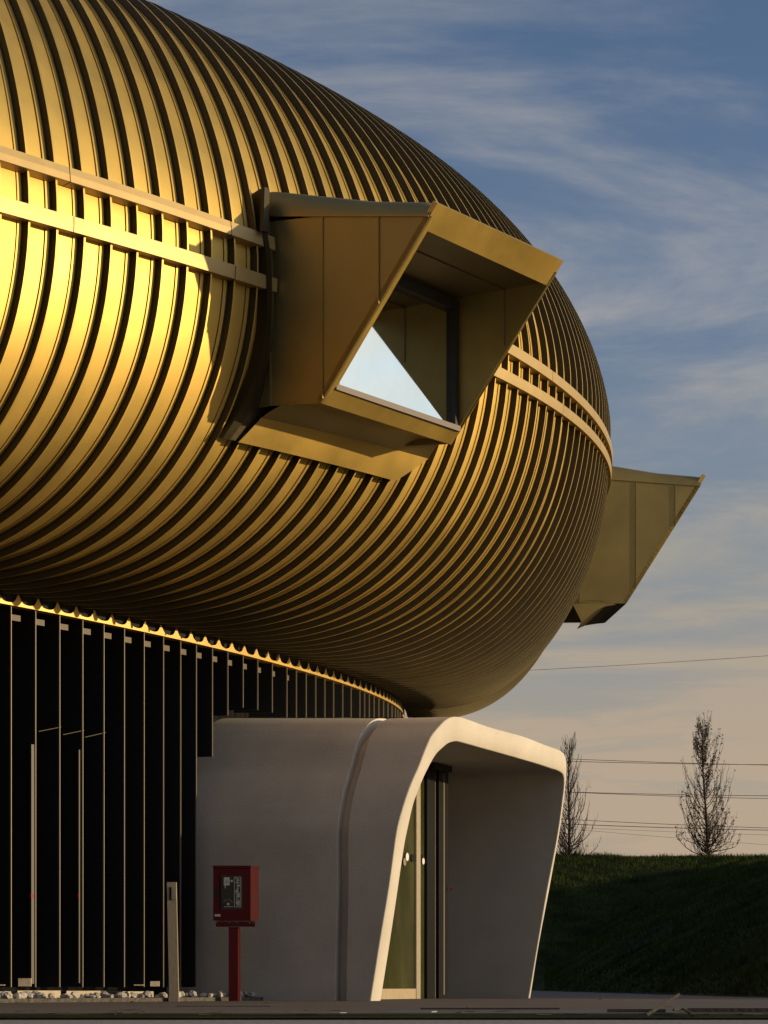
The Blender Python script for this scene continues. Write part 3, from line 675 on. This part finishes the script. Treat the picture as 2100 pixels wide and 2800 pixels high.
for k_ in range(84):
    x = random.uniform(-10, 745); c_ = x in ()
    big = any(abs(x - q) < 30 for q in (20, 80, 110, 215, 385, 410, 500, 545, 575, 640, 700))
    r = random.uniform(.045, .085) if big else random.uniform(.025, .05)
    lab = 'loose pale stone at the foot of the dark louvres' if x < 540 else 'loose pale stone at the foot of the white porch wall'
    stone(x, random.uniform(.08, .42), r, lab)

# ------------------------------------------------------------ fire hose cabinet on post
FZ = 34.3; mpp = FZ / 7000
def wx(x, Y=FZ): return (x - 1050) / 7000 * Y
def wz(y, Y=FZ): return EYE + (PHY - y) / 7000 * Y
fc = empty('fire_cabinet', (wx(640), FZ, 0)); bpy.context.view_layer.update(); tag(fc, 'dark red fire hose cabinet on a red post beside the white porch wall', 'fire cabinet')
def fsub(o): return par(o, fc)
fd = np.array([.94, .34, 0]); dv = np.array([.10, .22, 0])   # front direction / depth
x0, x1 = wx(583), wx(685); Wc = x1 - x0
o0 = np.array([x0, FZ, wz(2517)]); Hc = wz(2374) - wz(2517)
fx = np.array([Wc, 0.02, 0]); 
fsub(MB().box(o0, fx, dv, Z3 * Hc).build('cabinet_body', M_red))
fsub(MB().box(o0 + Z3 * Hc + np.array([-.004, -.012, .001]), fx + np.array([.008, 0, 0]), dv * 1.08, Z3 * .035).build('cabinet_lid', M_red))
fsub(MB().box(o0 + np.array([.004, -.012, .004]), fx * .985, (0, .011, 0), Z3 * (Hc - .012)).build('cabinet_door', M_red))
def fbox(name, x0_, x1_, y0_, y1_, m, off=.016, dep=.006):
    a = np.array([wx(x0_), FZ - off + (wx(x0_) - x0) / Wc * .02, wz(y1_)]); return fsub(MB().box(a, (wx(x1_) - wx(x0_), .02 * (x1_ - x0_) / 102, 0), (0, dep, 0), Z3 * (wz(y0_) - wz(y1_))).build(name, m))
fbox('cabinet_pane', 605, 664, 2393, 2487, M_panelg)
fbox('lock', 584, 597, 2431, 2449, M_black, .020, .009)
fbox('maker_plate', 587, 603, 2500, 2506, M_grey, .014, .004)
fbox('pictogram', 612, 628, 2399, 2421, M_grey, .0185, .003)
fbox('pictogram', 615, 617, 2421, 2429, M_grey, .0185, .003)
fbox('pictogram', 628, 634, 2408, 2410, M_grey, .0185, .003)
def fdisc(x, y, r, m, hole=0):
    V = [np.array([wx(x) + r * math.cos(t), FZ - .018, wz(y) + r * math.sin(t)]) for t in np.linspace(0, 2 * math.pi, 14)[:-1]]
    fsub(MB().plate(V, (0, .003, 0)).build('pictogram', m))
fdisc(634, 2409, .017, M_grey); fdisc(624, 2472, .018, M_grey)
for a, b, c, d in ((640, 659, 2398, 2399.4), (640, 659, 2479, 2480.4), (640, 641.3, 2398, 2480), (657.7, 659, 2398, 2480)): fbox('text_border', a, b, c, d, M_grey, .0185, .003)
fbox('text_rule', 612, 637, 2478.5, 2479.8, M_grey, .0185, .003)
def txt(body, size, loc, rot, m, name, parentf):
    cu = bpy.data.curves.new(name, 'FONT'); cu.body = body; cu.size = size; cu.extrude = .0008; cu.align_x = 'CENTER'; cu.align_y = 'CENTER'
    ob = bpy.data.objects.new(name, cu); COL.objects.link(ob); bpy.context.view_layer.update()
    dg = bpy.context.evaluated_depsgraph_get(); me = bpy.data.meshes.new_from_object(ob.evaluated_get(dg)); bpy.data.objects.remove(ob)
    me.materials.clear(); me.materials.append(m); o = bpy.data.objects.new(name, me); COL.objects.link(o)
    o.location = loc; o.rotation_euler = rot; return parentf(o)
for i, ch in enumerate('FIRE GLASS'):
    if ch == ' ': continue
    a = R(62 - i * 124 / 9); rr_ = .062
    txt(ch, .020, (wx(624) - math.sin(a) * rr_, FZ - .019, wz(2474) + math.cos(a) * rr_ + .005), (R(90), -a if False else 0, 0), M_grey, 'letter', fsub).rotation_euler = (R(90), -a, 0)
# the upright caption is too blurred to read in the photograph: short strokes of its size
rr_ = random.Random(3)
for k_ in range(22):
    y = 2402 + k_ * 3.4; a = rr_.choice([643, 645, 647]); b = rr_.choice([651, 653, 655, 656]); fbox('caption_stroke', a, b, y, y + rr_.choice([1.2, 1.8, 2.4]), M_grey, .0185, .003)
# bracket and post
fbox('mounting_bracket', 590, 697, 2519, 2534, M_red, .004, .02)
for x in (592, 628, 648, 683, 693): fdisc(x, 2523, .006, M_grey)
pc = np.array([wx(625), FZ + .02, 0]); fsub(MB().box(pc, (wx(650) - wx(625), .01, 0), (.03, .10, 0), Z3 * (wz(2535))).build('post', M_red))
# ------------------------------------------------------------ slanting steel bollard with intercom
BZ = 33.4; Bx = lambda x: (x - 1050) / 7000 * BZ; Bz = lambda y: EYE + (PHY - y) / 7000 * BZ
bo = empty('intercom_post', (Bx(476), BZ, 0)); bpy.context.view_layer.update(); tag(bo, 'slim leaning steel post with a square grille near its top, before the louvres', 'post')
def bsub(o): return par(o, bo)
zt, zb = Bz(2412), 0.0
d_ = np.array([.0, .09, 0]); xa = Bx(456); xb = Bx(463); ww = .122
mb = MB(); mb.hexa([(xb, BZ, zb), (xb + ww, BZ, zb), (xb + ww, BZ + .1, zb), (xb, BZ + .1, zb), (xa, BZ, zt), (xa + ww, BZ, zt), (xa + ww, BZ + .1, zt), (xa, BZ + .1, zt)]); bsub(mb.build('post_body', M_steel))
k_ = Bx(457) - Bx(456)
bsub(MB().box((Bx(463), BZ - .004, Bz(2461)), (Bx(470) - Bx(463), 0, 0), (0, .004, 0), Z3 * (Bz(2426) - Bz(2461))).build('recess', M_black))
bsub(MB().box((Bx(469.5), BZ - .03, Bz(2459)), (Bx(482) - Bx(469.5), 0, 0), (0, .03, 0), Z3 * (Bz(2428) - Bz(2459))).build('intercom', M_steel))
for y in (2434, 2439, 2444, 2449): bsub(MB().box((Bx(474), BZ - .034, Bz(y + 1.4)), (Bx(482) - Bx(474), 0, 0), (0, .004, 0), Z3 * (Bz(y) - Bz(y + 1.4))).build('grille_bar', M_alu))
# ------------------------------------------------------------ bare trees on the crest
def tree(px, pytop, pybase, Y, halfw, seed, leafy, label):
    rr = np.random.default_rng(seed); s = Y / 7000; H = (pybase - pytop) * s; X = (px - 1050) * s; z0 = EYE + (PHY - pybase) * s - .3
    hw = halfw * s; root = empty('bare_tree', (X, Y, z0)); bpy.context.view_layer.update(); tag(root, label, 'tree', 'young bare trees on the mound')
    MI[root.name] = root.matrix_world.inverted()
    tr = MB(); pts = [np.array([X + .012 * H * math.sin(k * 1.3) * k / 6 - leafy * .05 * H * k / 6, Y, z0 + (H + .3) * k / 6]) for k in range(7)]
    tr.tube(pts, [.075 * (1 - k / 6.3) + .008 for k in range(7)], 7); par(tr.build('trunk', M_bark), root)
    br = MB(); tips = []
    def at(f): f *= 6; i = min(5, int(f)); return pts[i] * (1 - (f - i)) + pts[i + 1] * (f - i)
    nb = 105 if leafy else 100
    for b in range(nb):
        f = .90 * (b / nb)**1.15 if b % 4 else rr.uniform(0, .14); az = b * 2.4 + rr.normal(0, .4); base = at(f)
        R_ = hw * (1 - f)**1.25 * rr.uniform(.35, 1.25) + .012 * H
        L = min(R_ * rr.uniform(.9, 2.0) + rr.uniform(.03, .10) * H, (1 - f) * H * .85 + .04 * H)
        if b % 4 == 0: L = rr.uniform(.03, .22) * H
        d = np.array([math.cos(az), math.sin(az) * .8, 0]); P = [base]
        for k in range(1, 7):
            u = k / 6; P.append(base + d * R_ * (1 - (1 - u)**1.7) + Z3 * L * u**1.25 * .95 + rr.normal(0, .012, 3) * H * .15)
        r0 = .024 * (1 - f * .7); br.tube(P, [r0 * (1 - k / 7) + .0045 for k in range(7)], 4, False)
        for k in range(2, 7):
            for _ in range(2):
                q = P[k]; a2 = az + rr.normal(0, 1.1); d2 = np.array([math.cos(a2), math.sin(a2), 0]); l2 = H * rr.uniform(.03, .10)
                Q = [q, q + d2 * l2 * .32 + Z3 * l2 * .45, q + d2 * l2 * .42 + Z3 * l2]
                br.tube(Q, [.008, .006, .004], 3, False); tips += [Q[1], Q[2], (q + Q[1]) / 2]
    par(br.build('branches', M_bark), root)
    lf = MB(); cl = [rr.normal(0, 1, 2) for _ in range(3)]
    for q in tips:
        u = (q[0] - X) / hw; v = (q[2] - z0) / H
        cf = .5 + .5 * math.sin(u * 6 + 1.3) * math.sin(v * 11 + .4)
        dens = (.75 * cf**1.5 if leafy else .02)
        if leafy and v > .72: dens = .45
        if rr.random() < dens:
            for _ in range(2 if leafy else 1):
                c = q + rr.normal(0, .035, 3); a = rr.normal(0, 1, 3); a /= np.linalg.norm(a); b_ = np.cross(a, rr.normal(0, 1, 3)); b_ /= np.linalg.norm(b_)
                sz = rr.uniform(.045, .085); lf.add([c - a * sz, c + b_ * sz * .38, c + a * sz, c - b_ * sz * .38], [(0, 1, 2, 3)])
    if lf.V: o = par(lf.build('leaves', M_leaf), root); o['kind'] = 'stuff'
tree(1556, 2018, 2345, 127, 68, 3, 0, 'bare young tree right beside the white porch, almost leafless')
tree(1936, 1965, 2335, 127, 84, 8, 1, 'taller young tree near the right edge with dark clumps of leaves left')
# ------------------------------------------------------------ overhead lines far beyond
def cable(x0, y0, x1, y1, Y, r, label, x2=None, y2=None):
    a = np.array([(x0 - 1050) / 7000 * Y, Y, EYE + (PHY - y0) / 7000 * Y]); b = np.array([(x1 - 1050) / 7000 * Y, Y * 1.0, EYE + (PHY - y1) / 7000 * Y])
    d = b - a; P = []
    for k in np.linspace(-.8, 1.6, 25): q = a + d * k; q[2] += (k * (k - 1)) * np.linalg.norm(d) * .010; P.append(q)
    o = MB().tube(P, r, 5).build('power_cable', M_cable); tag(o, label, 'cable', 'overhead power lines')
for x0, y0, x1, y1, r, lab in ((1600, 2077, 2100, 2092, .028, 'upper cable of the topmost pair of power lines behind the trees'),
                       (1600, 2083, 2100, 2091, .028, 'lower cable of the topmost pair of power lines behind the trees'),
                       (1600, 2167, 2100, 2176, .03, 'upper cable of the middle pair of power lines'),
                       (1600, 2168, 2100, 2184, .025, 'lower cable of the middle pair of power lines'),
                       (1620, 2244, 2100, 2264, .028, 'uppermost cable of the low power lines near the mound'),
                       (1620, 2256, 2100, 2270, .034, 'dark second cable of the low power lines near the mound'),
                       (1620, 2265, 2100, 2283, .014, 'faint third cable of the low power lines near the mound'),
                       (1620, 2272, 2100, 2310, .014, 'faint lowest cable just above the mound')):
    cable(x0, y0, x1, y1, 260, r, lab)
cable(1480, 1831, 2100, 1793, 260, .02, 'single thin cable high in the sky below the farther bay')
# ------------------------------------------------------------ debris along the paving edge
def G0(x, y, z=0.0): return unproj(x, y, (0, 0, z), (0, 0, 1))
def board(name, x0, x1, y, w_, h_, m, label, cat, skew=0.0, z=0.002, tilt=0.0):
    a = G0(x0, y, z); b = G0(x1, y, z); d = b - a; dd = np.array([skew, 1, 0]) * w_
    b_ = b + Z3 * tilt; mb = MB(); e = d + Z3 * tilt; mb.box(a, e, dd, Z3 * h_); o = mb.build(name, m); tag(o, label, cat); return o
board('board', 1310, 1662, 2772, .12, .022, M_slab, 'long pale grey plank lying on the paving edge right of the porch', 'plank', .1, -.02)
board('board', 1050, 1180, 2775, .16, .030, M_slab, 'short bluish plank lying before the left foot of the porch mouth', 'plank', .3, -.02)
board('board', 880, 930, 2772, .10, .010, M_slab, 'small white sheet lying on the ground left of the porch mouth', 'sheet', .5, -.005)
board('board', 1150, 1530, 2760, .10, .014, M_board, 'long dark board in front of the porch mouth', 'plank', .1)
board('board', 480, 740, 2752, .10, .006, M_board, 'thin dark board on the paving before the fire cabinet', 'plank', .1)
board('board', 1660, 1820, 2768, .10, .026, M_board, 'short dark board behind the upright broken profile', 'plank', .1)
board('board', 1880, 2140, 2768, .10, .034, M_board, 'dark board at the right edge of the picture', 'plank', .1)
a = G0(1772, 2786, -.02); a[2] = 0.0; b = a + np.array([(1868 - 1772) / 7000 * a[1], .15, (2786 - 2730) / 7000 * a[1]])
d = (b - a); u = np.cross(d, (0, 1, 0)); u /= np.linalg.norm(u)
pf = empty('broken_profile', tuple(a)); bpy.context.view_layer.update(); tag(pf, 'broken square metal profile sticking up from the ground on the right', 'debris')
par(MB().box(a, d, (0, .022, 0), u * .022).build('tube', M_board), pf)
par(MB().box(b + u * .004 + (d / np.linalg.norm(d)) * .0005, d / np.linalg.norm(d) * .002, (0, .014, 0), u * .014).build('tube_mouth', M_black), pf)
a = G0(1850, 2768, .0); mb = MB(); P = [a + np.array([k * .03, 0, .02 + .012 * math.sin(k * .9)]) for k in range(8)]
o = MB().tube([G0(1842, 2772) + Z3 * .03, G0(1868, 2768) + Z3 * .028, G0(1895, 2778) + Z3 * .004], .010, 5).build('bent_strip', M_board); tag(o, 'short bent strip beside the broken metal profile', 'debris')
for x, y, lab in ((730, 2744, 'curled dry leaf on the paving just right of the fire cabinet post'), (360, 2742, 'dry leaf on the paving below the louvres'), (1275, 2760, 'tiny leaf on the paving before the porch mouth'), (265, 2722, 'dry leaf near the gravel under the louvres'), (1640, 2734, 'orange leaf on the paving far right of the porch'), (1845, 2735, 'orange leaf beside the tip of the broken profile')):
    c = G0(x, y, 0.0); s_ = .035; mb = MB(); mb.add([c + np.array([-s_, 0, .004]), c + np.array([0, -s_ * .4, .022]), c + np.array([s_, .01, .006]), c + np.array([0, s_ * .5, .028])], [(0, 1, 2), (0, 2, 3)]); o = mb.build('fallen_leaf', M_leaf2); tag(o, lab, 'leaf')

# small broken scraps strewn along the paving edge
mb = MB()
for k_ in range(70):
    x = RNG.uniform(-20, 2120); y = RNG.choice([RNG.uniform(2762, 2774), RNG.uniform(2742, 2776)], p=[.7, .3]); c = G0(x, y, -.0); l_ = RNG.uniform(.03, .22); w_ = RNG.uniform(.01, .06); a = RNG.normal(0, .35)
    u = np.array([math.cos(a), math.sin(a), RNG.normal(0, .05)]) * l_; v = np.array([-math.sin(a), math.cos(a), 0]) * w_
    mb.box(c - Z3 * .004, u, v, Z3 * RNG.uniform(.002, .008))
o = mb.build('scraps', M_board); tag(o, 'scraps and splinters strewn along the broken front edge of the paving', 'debris', kind='stuff')
